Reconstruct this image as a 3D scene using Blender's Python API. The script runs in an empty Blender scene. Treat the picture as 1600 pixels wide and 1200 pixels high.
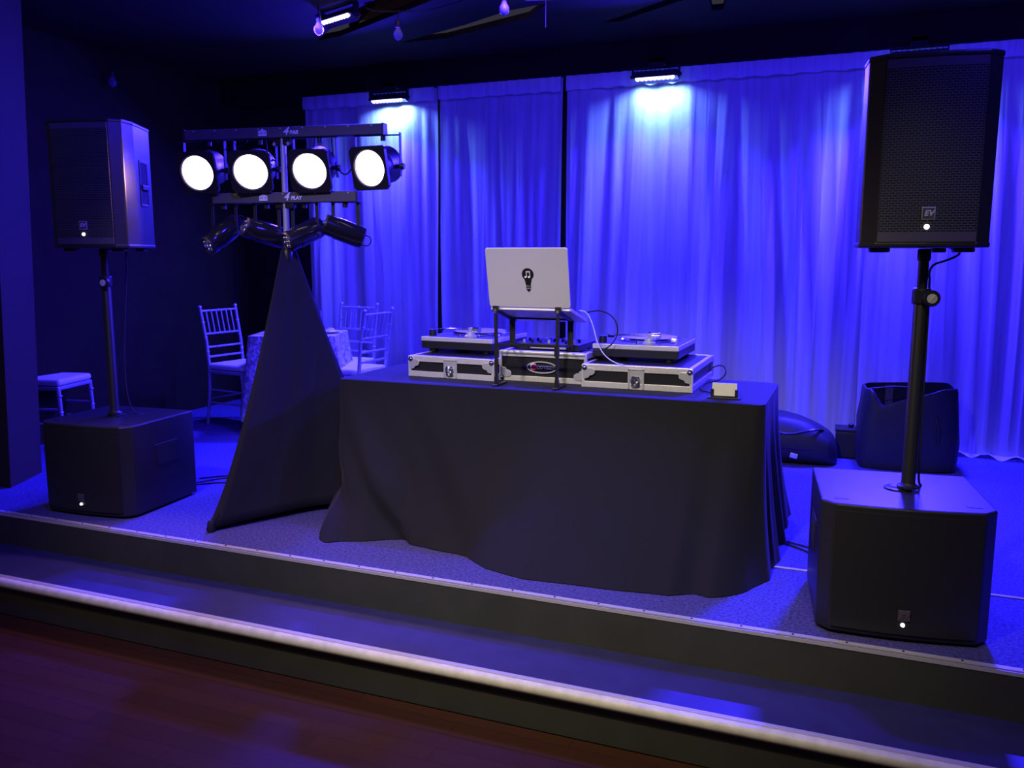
import bpy, bmesh, math, random
from mathutils import Vector, Matrix, Euler
random.seed(7)
PI = math.pi
S = bpy.context.scene
COL = S.collection
R = math.radians

# ------------------------------------------------------------------ camera, world, exposure
cam_d = bpy.data.cameras.new('camera')
cam_d.sensor_fit = 'HORIZONTAL'; cam_d.sensor_width = 36.0
cam_d.lens = 36.0 * 1340 / 1600
cam = bpy.data.objects.new('camera', cam_d); COL.objects.link(cam)
cam.location = (0, 0, 1.42)
cam.rotation_euler = (R(90 - 8.573), 0, R(21.941))
S.camera = cam
S.view_settings.view_transform = 'Standard'
S.view_settings.look = 'None'
S.view_settings.exposure = 0
S.view_settings.gamma = 1
S.view_settings.use_curve_mapping = False
w = bpy.data.worlds.new('world'); S.world = w; w.use_nodes = True
bg = w.node_tree.nodes['Background']
bg.inputs[0].default_value = (0.55, 0.5, 0.75, 1); bg.inputs[1].default_value = 0.05

def area(name, loc, target, size, energy, color, spread=180, sy=None):
    l = bpy.data.lights.new(name, 'AREA'); l.shape = 'RECTANGLE'
    l.size = size; l.size_y = sy or size; l.energy = energy; l.color = color; l.spread = R(spread)
    o = bpy.data.objects.new(name, l); COL.objects.link(o); o.location = loc
    o.rotation_euler = (Vector(target) - Vector(loc)).to_track_quat('-Z', 'Y').to_euler()
    return o
def spot(name, loc, target, energy, color, angle, blend=.4, radius=.05):
    l = bpy.data.lights.new(name, 'SPOT'); l.energy = energy; l.color = color
    l.spot_size = R(angle); l.spot_blend = blend; l.shadow_soft_size = radius
    o = bpy.data.objects.new(name, l); COL.objects.link(o); o.location = loc
    o.rotation_euler = (Vector(target) - Vector(loc)).to_track_quat('-Z', 'Y').to_euler()
    return o
BLUE = (.037, .016, 1.0)
# row of blue wash fixtures under the ceiling, turned to the curtain
for x, e in ((-3.3, 11), (-1.9, 15), (-.6, 18), (.9, 30)):
    area('blue_wash_light', (x, 4.95, 2.93), (x + .1, 6.5, .9), .35, e, BLUE, 150, .08)
# house downlights over the dance floor, in front of the stage
WARM = (1.0, .91, .64)
spot('house_downlight', (-2.7, 1.15, 3.0), (-2.4, 3.75, .35), 150, WARM, 62, .8, .09)
spot('house_downlight', (-1.0, 1.15, 3.0), (-1.1, 3.75, .35), 255, WARM, 58, .8, .09)
spot('house_downlight', (.5, 1.15, 3.0), (.1, 3.2, .2), 60, WARM, 60, .8, .09)
spot('house_downlight', (-1.8, .6, 3.3), (-2.0, 2.0, -.3), 55, (1.0, .6, .62), 100, .8, .09)  # extra unseen light, added to lift the dark floor boards
# blue spill from a fixture over the dance floor
area('blue_wash_light', (-1.2, 1.9, 3.1), (-4.0, 3.7, 1.4), .35, 40, BLUE, 120, .08)
area('blue_wash_light', (-.9, 4.6, 2.93), (-1.1, 3.0, 0), .35, 40, BLUE, 140, .08)  # unseen second stage bar, added to spread blue over tread and carpet
area('blue_wash_light', (-3.30, 5.10, 2.90), (-3.2, 3.3, 0), .30, 75, BLUE, 140, .06)
area('blue_wash_light', (1.1, 2.9, 3.1), (.2, 3.7, 1.3), .35, 9, BLUE, 120, .08)

# ------------------------------------------------------------------ helpers
def mat(name, col, rough=.6, metal=0, spec=.5, noise=None, bump=None, emit=None, alpha=None, trans=None, sheen=0):
    m = bpy.data.materials.new(name); m.use_nodes = True
    nt = m.node_tree; b = nt.nodes['Principled BSDF']
    b.inputs['Base Color'].default_value = (*col, 1)
    b.inputs['Roughness'].default_value = rough; b.inputs['Metallic'].default_value = metal
    b.inputs['Specular IOR Level'].default_value = spec
    if sheen: b.inputs['Sheen Weight'].default_value = sheen
    tc = nt.nodes.new('ShaderNodeTexCoord')
    if noise:
        sc, amt = noise
        n = nt.nodes.new('ShaderNodeTexNoise'); n.inputs['Scale'].default_value = sc; n.inputs['Detail'].default_value = 4
        r = nt.nodes.new('ShaderNodeValToRGB')
        r.color_ramp.elements[0].position = .3; r.color_ramp.elements[1].position = .7
        r.color_ramp.elements[0].color = (*[c * (1 - amt) for c in col], 1)
        r.color_ramp.elements[1].color = (*[min(1, c * (1 + amt)) for c in col], 1)
        nt.links.new(tc.outputs['Object'], n.inputs['Vector']); nt.links.new(n.outputs[0], r.inputs[0])
        nt.links.new(r.outputs[0], b.inputs['Base Color'])
    if bump:
        sc, st = bump
        n = nt.nodes.new('ShaderNodeTexNoise'); n.inputs['Scale'].default_value = sc; n.inputs['Detail'].default_value = 3
        bp = nt.nodes.new('ShaderNodeBump'); bp.inputs['Strength'].default_value = st; bp.inputs['Distance'].default_value = .004
        nt.links.new(tc.outputs['Object'], n.inputs['Vector']); nt.links.new(n.outputs[0], bp.inputs['Height'])
        nt.links.new(bp.outputs[0], b.inputs['Normal'])
    if emit:
        b.inputs['Emission Color'].default_value = (*emit[0], 1); b.inputs['Emission Strength'].default_value = emit[1]
    if alpha is not None: b.inputs['Alpha'].default_value = alpha
    if trans: b.inputs['Transmission Weight'].default_value = trans
    return m

M = {}
M['cab'] = mat('speaker_paint', (.020, .019, .022), .36, bump=(420, .12))
M['cabtop'] = M['cab']
M['black'] = mat('black_plastic', (.012, .012, .014), .42)
M['blackmet'] = mat('black_metal', (.016, .015, .017), .38, .0)
M['barpaint'] = mat('bar_paint', (.085, .07, .09), .5)
M['dark'] = mat('flat_dark', (.004, .004, .005), .9)  # flat near-black, also the painted shade in the handle hollows
M['cloth'] = mat('black_polyester', (.0095, .009, .0145), .85, spec=.25, noise=(260, .15), sheen=.05)
M['scrim'] = mat('stretch_fabric', (.013, .012, .016), .8, spec=.25, sheen=.04)
M['alu'] = mat('aluminium', (.78, .76, .74), .38, .35, noise=(90, .06))
M['chrome'] = mat('chrome', (.85, .85, .87), .14, 1.0)
M['steel'] = mat('steel', (.62, .62, .62), .32, .4)
M['lam'] = mat('black_laminate', (.018, .018, .02), .35)
M['lid'] = mat('silver_lid', (.72, .70, .66), .42, .25)
M['white'] = mat('white_print', (.85, .85, .85), .6)
M['card'] = mat('white_card', (.82, .78, .78), .6)
M['red'] = mat('red_print', (.6, .03, .05), .5)
M['sticker'] = mat('black_vinyl', (.01, .01, .01), .4)
M['carpet'] = mat('carpet', (.078, .070, .22), .95, spec=.1, noise=(75, .45), bump=(160, .9))
M['riser'] = mat('riser_paint', (.042, .042, .036), .65, noise=(6, .12))
M['tread'] = mat('tread_paint', (.026, .024, .11), .6, noise=(9, .15))
M['nose'] = mat('nosing_cream', (.75, .71, .58), .5, noise=(25, .12))
M['nosemet'] = mat('nosing_metal', (.62, .58, .62), .4, .3)
M['wallblk'] = mat('black_wall', (.022, .020, .008), .9, spec=.2, noise=(5, .15))
M['wallblue'] = mat('painted_column', (.045, .038, .021), .8, spec=.2)
M['ceil'] = mat('black_ceiling', (.013, .011, .0055), .9, spec=.2, noise=(3, .3))
M['wood'] = mat('brown_wood', (.26, .085, .035), .7, noise=(12, .35))
M['palewood'] = mat('pale_wood', (.42, .30, .2), .7, noise=(20, .2))
M['silver'] = mat('silver_chair_paint', (.50, .48, .53), .4, .35)
M['cushion'] = mat('white_cushion', (.85, .85, .85), .8, bump=(300, .2))
M['bag'] = mat('nylon_bag', (.012, .011, .016), .55, bump=(14, .6))
M['lenspar'] = mat('lit_lens', (.9, .8, .85), .3, emit=((1.0, .74, .80), 5.0))
M['ledblue'] = mat('lit_led_strip', (.5, .5, .9), .3, emit=((.42, .34, 1.0), 6.0))
M['ledwhite'] = mat('lit_power_led', (.9, .9, 1), .3, emit=((.85, .85, 1.0), 3.0))
M['glass'] = mat('clear_glass', (.95, .95, 1), .05, trans=1.0)
M['bulb'] = mat('bulb_glass', (.22, .22, .34), .12, alpha=.55)
M['bulbwhite'] = mat('bulb_frosted', (.25, .24, .34), .3)
M['cablewhite'] = mat('white_cable', (.7, .7, .72), .5)
M['rubber'] = mat('rubber', (.01, .01, .011), .8)
M['vinyl'] = mat('record_slipmat', (.33, .30, .38), .5)
M['deck'] = mat('deck_surface', (.10, .095, .12), .3)
M['tin'] = mat('glossy_black', (.012, .012, .016), .15)
M['poster'] = mat('chair_underside', (.035, .02, .03), .8)

def grille_mat():
    m = mat('perforated_grille', (.03, .028, .033), .45)
    nt = m.node_tree; b = nt.nodes['Principled BSDF']
    tc = nt.nodes.new('ShaderNodeTexCoord'); mp = nt.nodes.new('ShaderNodeMapping')
    mp.inputs['Rotation'].default_value = (R(90), 0, 0)
    br = nt.nodes.new('ShaderNodeTexBrick'); br.inputs['Scale'].default_value = 1
    br.inputs['Color1'].default_value = (.004, .004, .004, 1); br.inputs['Color2'].default_value = (.006, .006, .006, 1)
    br.inputs['Mortar'].default_value = (.085, .078, .092, 1)
    br.inputs['Brick Width'].default_value = .020; br.inputs['Row Height'].default_value = .0088
    br.inputs['Mortar Size'].default_value = .0016; br.inputs['Mortar Smooth'].default_value = .1
    nt.links.new(tc.outputs['Object'], mp.inputs[0]); nt.links.new(mp.outputs[0], br.inputs[0])
    nt.links.new(br.outputs[0], b.inputs['Base Color'])
    return m
M['grille'] = grille_mat()

def lace_mat():
    m = mat('crushed_satin', (.62, .60, .66), .6)
    nt = m.node_tree; b = nt.nodes['Principled BSDF']
    tc = nt.nodes.new('ShaderNodeTexCoord')
    n = nt.nodes.new('ShaderNodeTexNoise'); n.inputs['Scale'].default_value = 26; n.inputs['Detail'].default_value = 6; n.inputs['Distortion'].default_value = 1.2
    r = nt.nodes.new('ShaderNodeValToRGB'); r.color_ramp.elements[0].position = .42; r.color_ramp.elements[1].position = .58
    r.color_ramp.elements[0].color = (.28, .26, .33, 1); r.color_ramp.elements[1].color = (.75, .74, .8, 1)
    nt.links.new(tc.outputs['Object'], n.inputs['Vector']); nt.links.new(n.outputs[0], r.inputs[0]); nt.links.new(r.outputs[0], b.inputs['Base Color'])
    return m
M['lace'] = lace_mat()

def sheer_mat():
    m = bpy.data.materials.new('sheer_voile'); m.use_nodes = True
    nt = m.node_tree; nt.nodes.clear()
    out = nt.nodes.new('ShaderNodeOutputMaterial')
    d = nt.nodes.new('ShaderNodeBsdfDiffuse'); d.inputs[0].default_value = (.80, .80, .82, 1)
    t = nt.nodes.new('ShaderNodeBsdfTranslucent'); t.inputs[0].default_value = (.7, .7, .74, 1)
    a = nt.nodes.new('ShaderNodeMixShader'); a.inputs[0].default_value = .3
    tr = nt.nodes.new('ShaderNodeBsdfTransparent')
    b = nt.nodes.new('ShaderNodeMixShader')
    # weave density: fine vertical threads
    tc = nt.nodes.new('ShaderNodeTexCoord'); mp = nt.nodes.new('ShaderNodeMapping'); mp.inputs['Scale'].default_value = (9, 1, .35)
    n = nt.nodes.new('ShaderNodeTexNoise'); n.inputs['Scale'].default_value = 3; n.inputs['Detail'].default_value = 3
    mr = nt.nodes.new('ShaderNodeMapRange'); mr.inputs[1].default_value = .3; mr.inputs[2].default_value = .7
    mr.inputs[3].default_value = .30; mr.inputs[4].default_value = .08
    nt.links.new(tc.outputs['Object'], mp.inputs[0]); nt.links.new(mp.outputs[0], n.inputs['Vector'])
    nt.links.new(n.outputs[0], mr.inputs[0]); nt.links.new(mr.outputs[0], b.inputs[0])
    nt.links.new(d.outputs[0], a.inputs[1]); nt.links.new(t.outputs[0], a.inputs[2])
    nt.links.new(a.outputs[0], b.inputs[1]); nt.links.new(tr.outputs[0], b.inputs[2]); nt.links.new(b.outputs[0], out.inputs[0])
    return m
M['sheer'] = sheer_mat()

def floor_mat():
    m = mat('dance_floor_wood', (.05, .018, .016), .55, spec=.12)
    nt = m.node_tree; b = nt.nodes['Principled BSDF']
    tc = nt.nodes.new('ShaderNodeTexCoord')
    br = nt.nodes.new('ShaderNodeTexBrick'); br.inputs['Scale'].default_value = 1
    br.inputs['Brick Width'].default_value = .9; br.inputs['Row Height'].default_value = .09; br.inputs['Mortar Size'].default_value = .0015
    br.inputs['Color1'].default_value = (.055, .020, .010, 1); br.inputs['Color2'].default_value = (.042, .015, .009, 1); br.inputs['Mortar'].default_value = (.02, .008, .008, 1)
    nt.links.new(tc.outputs['Object'], br.inputs[0]); nt.links.new(br.outputs[0], b.inputs['Base Color'])
    return m
M['floor'] = floor_mat()

class MB:
    def __init__(s): s.v = []; s.f = []; s.mi = []
    def add(s, vs, fs, T=None, mi=0):
        n = len(s.v)
        s.v += [(T @ Vector(p)) if T else Vector(p) for p in vs]
        s.f += [[n + i for i in f] for f in fs]; s.mi += [mi] * len(fs)
        return s
    def box(s, c, d, T=None, rot=None, mi=0):
        x, y, z = [q / 2 for q in d]
        m = Matrix.Translation(c) @ (Euler(rot).to_matrix().to_4x4() if rot else Matrix())
        if T: m = T @ m
        vs = [(a * x, b * y, e * z) for e in (-1, 1) for a, b in ((-1, -1), (1, -1), (1, 1), (-1, 1))]
        return s.add(vs, [(3, 2, 1, 0), (4, 5, 6, 7), (0, 1, 5, 4), (1, 2, 6, 5), (2, 3, 7, 6), (3, 0, 4, 7)], m, mi)
    def prism(s, poly, z0, z1, T=None, mi=0, scale_top=1):
        n = len(poly)
        vs = [(x, y, z0) for x, y in poly] + [(x * scale_top, y * scale_top, z1) for x, y in poly]
        return s.add(vs, [tuple(range(n))[::-1], tuple(range(n, 2 * n))] + [(i, (i + 1) % n, n + (i + 1) % n, n + i) for i in range(n)], T, mi)
    def cyl(s, p0, p1, r0, r1=None, n=16, T=None, mi=0):
        r1 = r0 if r1 is None else r1
        p0 = Vector(p0); p1 = Vector(p1); q = (p1 - p0).to_track_quat('Z', 'Y').to_matrix()
        vs = [p0 + q @ Vector((r0 * math.cos(a), r0 * math.sin(a), 0)) for a in [2 * PI * i / n for i in range(n)]]
        vs += [p1 + q @ Vector((r1 * math.cos(a), r1 * math.sin(a), 0)) for a in [2 * PI * i / n for i in range(n)]]
        return s.add(vs, [tuple(range(n))[::-1], tuple(range(n, 2 * n))] + [(i, (i + 1) % n, n + (i + 1) % n, n + i) for i in range(n)], T, mi)
    def lathe(s, prof, p0=(0, 0, 0), d=(0, 0, 1), n=24, T=None, mi=0):
        p0 = Vector(p0); q = Vector(d).to_track_quat('Z', 'Y').to_matrix(); vs = []; fs = []
        for r, h in prof:
            vs += [p0 + q @ Vector((r * math.cos(2 * PI * i / n), r * math.sin(2 * PI * i / n), h)) for i in range(n)]
        for k in range(len(prof) - 1):
            fs += [(k * n + i, k * n + (i + 1) % n, (k + 1) * n + (i + 1) % n, (k + 1) * n + i) for i in range(n)]
        fs += [tuple(range(n))[::-1], tuple(range((len(prof) - 1) * n, len(prof) * n))]
        return s.add(vs, fs, T, mi)
    def tube(s, pts, r, n=8, T=None, mi=0, smooth=0):
        P = [Vector(p) for p in pts]
        for _ in range(smooth):
            Q = [P[0]]
            for a, b in zip(P, P[1:]): Q += [a.lerp(b, .25), a.lerp(b, .75)]
            P = Q + [P[-1]]
        vs = []; fs = []; up = None
        for i, p in enumerate(P):
            t = (P[min(i + 1, len(P) - 1)] - P[max(i - 1, 0)]).normalized()
            if up is None: up = t.orthogonal().normalized()
            up = (up - t * up.dot(t)).normalized(); sd = t.cross(up)
            rr = r[i] if isinstance(r, (list, tuple)) else r
            vs += [p + (up * math.cos(2 * PI * k / n) + sd * math.sin(2 * PI * k / n)) * rr for k in range(n)]
        for i in range(len(P) - 1):
            fs += [(i * n + k, i * n + (k + 1) % n, (i + 1) * n + (k + 1) % n, (i + 1) * n + k) for k in range(n)]
        fs += [tuple(range(n))[::-1], tuple(range((len(P) - 1) * n, len(P) * n))]
        return s.add(vs, fs, T, mi)
    def build(s, name, m, parent=None, bevel=0, smooth=False, seg=2, solid=0, subd=0, loc=None):
        me = bpy.data.meshes.new(name); me.from_pydata([tuple(p) for p in s.v], [], s.f)
        ms = m if isinstance(m, (list, tuple)) else [m]
        for k in ms: me.materials.append(M[k])
        for p, i in zip(me.polygons, s.mi): p.material_index = i
        me.update()
        bm = bmesh.new(); bm.from_mesh(me); bmesh.ops.recalc_face_normals(bm, faces=bm.faces); bm.to_mesh(me); bm.free()
        if smooth:
            for p in me.polygons: p.use_smooth = True
            try: me.set_sharp_from_angle(angle=R(40))
            except Exception: pass
        o = bpy.data.objects.new(name, me); COL.objects.link(o)
        if parent: o.parent = parent
        if loc: o.location = loc
        if solid:
            k = o.modifiers.new('s', 'SOLIDIFY'); k.thickness = solid; k.offset = 0
        if bevel:
            k = o.modifiers.new('b', 'BEVEL'); k.width = bevel; k.segments = seg; k.limit_method = 'ANGLE'; k.angle_limit = R(35)
        if subd:
            k = o.modifiers.new('u', 'SUBSURF'); k.levels = subd; k.render_levels = subd
        return o

def tag(o, label=None, cat=None, group=None, kind=None):
    if label: o['label'] = label
    if cat: o['category'] = cat
    if group: o['group'] = group
    if kind: o['kind'] = kind
    return o
def thing(name, loc, rz, label, cat, group=None):
    o = bpy.data.objects.new(name, None); COL.objects.link(o)
    o.location = loc; o.rotation_euler = (0, 0, R(rz)); o.empty_display_size = .1
    return tag(o, label, cat, group)
def struct(o): o['kind'] = 'structure'; return o
def kids(o): return [c for c in COL.objects if c.parent == o]
def dup(root, loc, rz, label, group=None):
    def cp(o, par):
        c = o.copy(); COL.objects.link(c)
        if par: c.parent = par
        for ch in kids(o): cp(ch, c)
        return c
    r = cp(root, None); r.location = loc; r.rotation_euler = (0, 0, R(rz)); r['label'] = label
    if group: r['group'] = group
    return r
def text(name, s, size, T, m, parent, ext=.0008, shear=0, bold=0, sx=1):
    cu = bpy.data.curves.new(name, 'FONT'); cu.body = s; cu.size = size; cu.extrude = ext
    cu.align_x = 'CENTER'; cu.align_y = 'CENTER'; cu.shear = shear; cu.offset = bold
    o = bpy.data.objects.new(name, cu); COL.objects.link(o)
    dg = bpy.context.evaluated_depsgraph_get()
    me = bpy.data.meshes.new_from_object(o.evaluated_get(dg))
    bpy.data.objects.remove(o); bpy.data.curves.remove(cu)
    me.transform(T @ Matrix.Diagonal((sx, 1, 1, 1))); me.materials.clear(); me.materials.append(M[m])
    o = bpy.data.objects.new(name, me); COL.objects.link(o); o.parent = parent
    return o
FACE = Matrix.Rotation(R(90), 4, 'X')          # text in XZ plane, facing -Y

# ------------------------------------------------------------------ setting
YE, Y2, ZT, ZF = 3.225, 2.85, -.18, -.375
struct(MB().box((0, 0, ZF - .05), (18, 2 * Y2 , .1)).build('floor', 'floor'))
struct(MB().box((-1.6, (Y2 + YE) / 2 + .03, (ZT + ZF) / 2 - .06), (12, YE - Y2 + .03, ZT - ZF + .12)).build('floor', ['tread']))
struct(MB().box((-1.6, (YE + 7.2) / 2, -.15), (12, 7.2 - YE, .3)).build('floor', 'carpet'))
struct(MB().box((-1.6, Y2 + .008, (ZT + ZF) / 2), (12, .012, ZT - ZF - .006)).build('trim_1', 'riser'))
struct(MB().box((-1.6, YE - .006, ZT / 2), (12, .012, -ZT)).build('trim_2', 'riser'))
# lower nosing: cream rounded lip with a metal tread strip
struct(MB().tube([(-7.6, Y2 - .004, ZT - .022), (4.4, Y2 - .004, ZT - .022)], .024, 14).build('trim_3', 'nose', smooth=True))
struct(MB().box((-1.6, Y2 + .016, ZT + .002), (12, .022, .006)).build('trim_4', 'nosemet', bevel=.001))
# upper nosing: narrow metal angle with screws
mb = MB().box((-1.6, YE + .008, .002), (12, .024, .005)).box((-1.6, YE - .013, -.006), (12, .004, .014))
for i in range(58):
    mb.cyl((-7 + i * .19, YE + .008, .004), (-7 + i * .19, YE + .008, .0065), .0045, n=8, mi=1)
struct(mb.build('trim_5', ['nosemet', 'dark']))
struct(MB().box((1.6, 3.95, .003), (4.4, .016, .005)).build('trim_6', 'nosemet', bevel=.001))
# walls
struct(MB().box((-1.6, 7.05, 1.45), (12, .1, 3.4)).build('wall_back', 'wallblk'))
struct(MB().box((-5.72, 5.45, 1.45), (.12, 3.2, 3.4)).build('wall_left', 'wallblk'))
cp_ = [(-7.6, 3.6), (-4.775, 3.6), (-4.935, 3.95), (-7.6, 3.95)]
struct(MB().add([(x, y, 0) for x, y in cp_] + [(x + (.17 if x > -5 else 0), y, 3.2) for x, y in cp_], [(3, 2, 1, 0), (4, 5, 6, 7), (0, 1, 5, 4), (1, 2, 6, 5), (2, 3, 7, 6), (3, 0, 4, 7)]).build('wall_front', 'wallblue'))
struct(MB().box((4.3, 5.2, 1.45), (.1, 4.0, 3.4)).build('wall_right', 'wallblk'))
# soffit over the curtain and dark ceiling with openings up to the timber roof
struct(MB().box((-1.6, 6.86, 2.93), (12, .26, .22)).build('wall_header', 'ceil'))
def ceiling_panel():
    cu = bpy.data.curves.new('ceiling', 'CURVE'); cu.dimensions = '2D'; cu.fill_mode = 'BOTH'; cu.extrude = .02
    polys = [[(-7.6, 4.1), (4.4, 4.1), (4.4, 7.1), (-7.6, 7.1)],
             [(-3.95, 5.82), (-3.72, 5.78), (-2.55, 5.16), (-2.75, 4.92), (-3.3, 5.26)],
             [(-3.40, 6.12), (-3.0, 6.13), (-2.22, 5.83), (-1.98, 5.55), (-2.3, 5.62), (-2.72, 5.84)],
             [(-1.78, 6.14), (-1.66, 6.16), (-1.08, 5.76), (-1.17, 5.70)],
             [(-1.02, 6.13), (-.95, 6.13), (-.88, 5.85), (-.99, 5.80)]]
    for P in polys:
        sp = cu.splines.new('POLY'); sp.points.add(len(P) - 1); sp.use_cyclic_u = True
        for i, (x, y) in enumerate(P): sp.points[i].co = (x, y, 0, 1)
    o = bpy.data.objects.new('t', cu); COL.objects.link(o)
    me = bpy.data.meshes.new_from_object(o.evaluated_get(bpy.context.evaluated_depsgraph_get()))
    bpy.data.objects.remove(o)
    me.materials.clear(); me.materials.append(M['ceil'])
    o = bpy.data.objects.new('ceiling', me); COL.objects.link(o); o.location = (0, 0, 3.06); return o
struct(ceiling_panel())
struct(MB().box((-1.6, 5.3, 3.55), (12, 3.6, .05)).build('ceiling', 'wood'))
for i, (a, b) in enumerate((((-4.0, 6.4, 3.3), (-2.2, 4.7, 3.42)), ((-3.1, 6.5, 3.3), (-1.9, 5.0, 3.42)), ((-1.9, 6.35, 3.16), (-.85, 5.6, 3.26)), ((-1.12, 6.25, 3.14), (-.8, 5.5, 3.3)))):
    struct(MB().tube([a, b], .035 if i < 2 else .014, 4).build('trim_%d' % (7 + i), 'palewood' if i > 1 else 'wood'))
# added warm fill, no lamp there, brightening the timber above the openings
l = bpy.data.lights.new('roof_fill', 'POINT'); l.energy = 5; l.color = (1, .62, .45); l.shadow_soft_size = .1
lo = bpy.data.objects.new('roof_fill', l); COL.objects.link(lo); lo.location = (-2.6, 5.0, 3.3)

# ------------------------------------------------------------------ curtain panels
def curtain(x0, x1, seed, label, lean=0.0, top=2.80, puddle=0):
    rnd = random.Random(seed); n = int((x1 - x0) * 260); nz = 46
    W = x1 - x0
    freqs = [(rnd.uniform(3.2, 5.0) / .55, rnd.uniform(0, 6.3), .028), (rnd.uniform(7, 9) / .55, rnd.uniform(0, 6.3), .022),
             (rnd.uniform(12, 17) / .55, rnd.uniform(0, 6.3), .013), (rnd.uniform(24, 32) / .55, rnd.uniform(0, 6.3), .006)]
    drift = [(rnd.uniform(-1.2, 1.2), rnd.uniform(.5, 1.6), rnd.uniform(0, 6.3)) for _ in freqs]
    vs = []; fs = []
    for j in range(nz + 1):
        v = j / nz; z = top * (1 - v) + .012
        for i in range(n + 1):
            u = i / n
            x = x0 + u * W + lean * v * math.sin(u * PI) + .02 * v * math.sin(u * 9 + seed)
            y = 0
            for k, ((f, ph, a), (dr, wf, wp)) in enumerate(zip(freqs, drift)):
                q = u * W + .055 * math.sin(u * W * 4.3 + wp + v * 1.7) + dr * v * .10 * math.sin(u * PI * wf + wp)
                s_ = math.sin(f * q + ph + v * dr * (1.2 - .25 * k))
                s_ = math.copysign(abs(s_) ** .75, s_)
                y += a * s_ * (.35 + .75 * min(1, v * 2.2 + .12))
            if z > top - .09: y *= .55
            if puddle and v > .955:
                e = (v - .955) / .045
                y = y * (1 - e) - puddle * e * (0.7 + .3 * math.sin(u * W * 13)); z = z * (1 - .5 * e) + .020 * e * math.sin(u * W * 19) ** 2
            y = min(y, .085)
            vs.append((x, 6.74 + y, z))
    for j in range(nz):
        for i in range(n): fs.append((j * (n + 1) + i, j * (n + 1) + i + 1, (j + 1) * (n + 1) + i + 1, (j + 1) * (n + 1) + i))
    o = MB().add(vs, fs).build('curtain', 'sheer', smooth=True)
    # rod pocket: a second thickness of voile along the top
    vs = []; fs = []; m_ = 60
    for i in range(m_ + 1):
        x = x0 + W * i / m_; yy = 6.69 + .006 * math.sin(i * 1.3 + seed)
        sag = .012 * abs(math.sin(i * .35 + seed))
        vs += [(x, yy, top + .012), (x, yy - .008, top - .05), (x, yy, top - .105 + sag)]
    for i in range(m_):
        for k in range(2): fs.append((i * 3 + k, i * 3 + 3 + k, i * 3 + 4 + k, i * 3 + 1 + k))
    h = MB().add(vs, fs).build('hem', 'sheer', smooth=True); h.parent = o
    tag(o, label, 'curtain', 'sheer curtains across the back wall')
    return o
curtain(-4.72, -3.40, 1, 'white sheer curtain at the left end, behind the guest table and chairs', .02)
curtain(-3.365, -2.275, 2, 'white sheer curtain between the two dark gaps, behind the laptop', .03)
curtain(-2.235, -1.12, 3, 'white sheer curtain right of the laptop, under the bright cyan patch', -.05)
curtain(-1.14, .03, 5, 'white sheer curtain hanging behind the low duffel bag', .05)
curtain(.01, 1.9, 8, 'white sheer curtain behind the right speaker, its hem bunched on the carpet', -.03, puddle=.09)
tag(MB().tube([(-4.8, 6.735, 2.825), (3.9, 6.735, 2.825)], .012, 8).build('curtain_rod', 'blackmet', smooth=True),
    'long dark curtain rod under the ceiling carrying the sheer curtains', 'rod')

# ------------------------------------------------------------------ LED bars
def led_bar(loc, rz, L, label, tilt=0, arm=False):
    t = thing('light_bar', loc, rz, label, 'light bar', 'lit blue light bars')
    T = Matrix.Rotation(R(tilt), 4, 'X')
    h = MB().box((0, 0, .01), (L, .075, .05), T)
    for i in range(9): h.box((-L * .42 + i * L * .105, 0, .04), (.006, .065, .014), T)
    h.build('housing', 'black', t, bevel=.004)
    lens = MB()
    nl = 9
    lens.box((0, -.028, -.019), (L * .86, .022, .010), T)
    for i in range(nl): lens.cyl(T @ Vector((-L * .38 + i * L * .095, -.028, -.020)), T @ Vector((-L * .38 + i * L * .095, -.030, -.030)), .015, .013, n=12)
    lens.build('led_strip', 'ledblue', t, smooth=True)
    b = MB()
    for sx in (-1, 1):
        b.box((sx * (L / 2 + .006), 0, .03), (.006, .045, .07)).cyl((sx * (L / 2 + .003), 0, .01), (sx * (L / 2 + .022), 0, .01), .013, n=12)
    b.box((0, 0, .068), (L + .02, .045, .012)).box((0, 0, .10), (.10, .04, .07))
    if arm: b.box((0, .060, .118), (.10, .16, .030))
    b.build('bracket', 'dark', t)
    return t
BX = ((-3.782, 2.718), (-1.50, 2.734), (.284, 2.728))
for (x, z), lb in zip(BX, ('glowing light bar over the curtain nearest the guest chairs', 'glowing light bar over the curtain up and right of the laptop',
                      'dark light bar over the curtain hidden behind the tall right speaker')):
    led_bar((x, 6.60, z), 0, .34, lb, tilt=-12, arm=True)
    area('bar_light', (x, 6.555, z - .05), (x, 4.2, 0), .30, {-3.782: 240, -1.50: 210, .284: 520}[x], (.030, .014, 1), 150, .04)
    area('bar_light', (x, 6.645, z - .025), (x, 6.72, z - .50), .30, 3.6, (.42, .95, .80), 150, .02)
    area('bar_light', (x, 6.64, z - .030), (x, 6.70, z - 1.4), .30, 15, (.05, .06, 1), 160, .02)
led_bar((-3.30, 5.13, 2.965), -21, .34, 'glowing light bar on the dark ceiling at the top left above the spotlights', tilt=-30)

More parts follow.
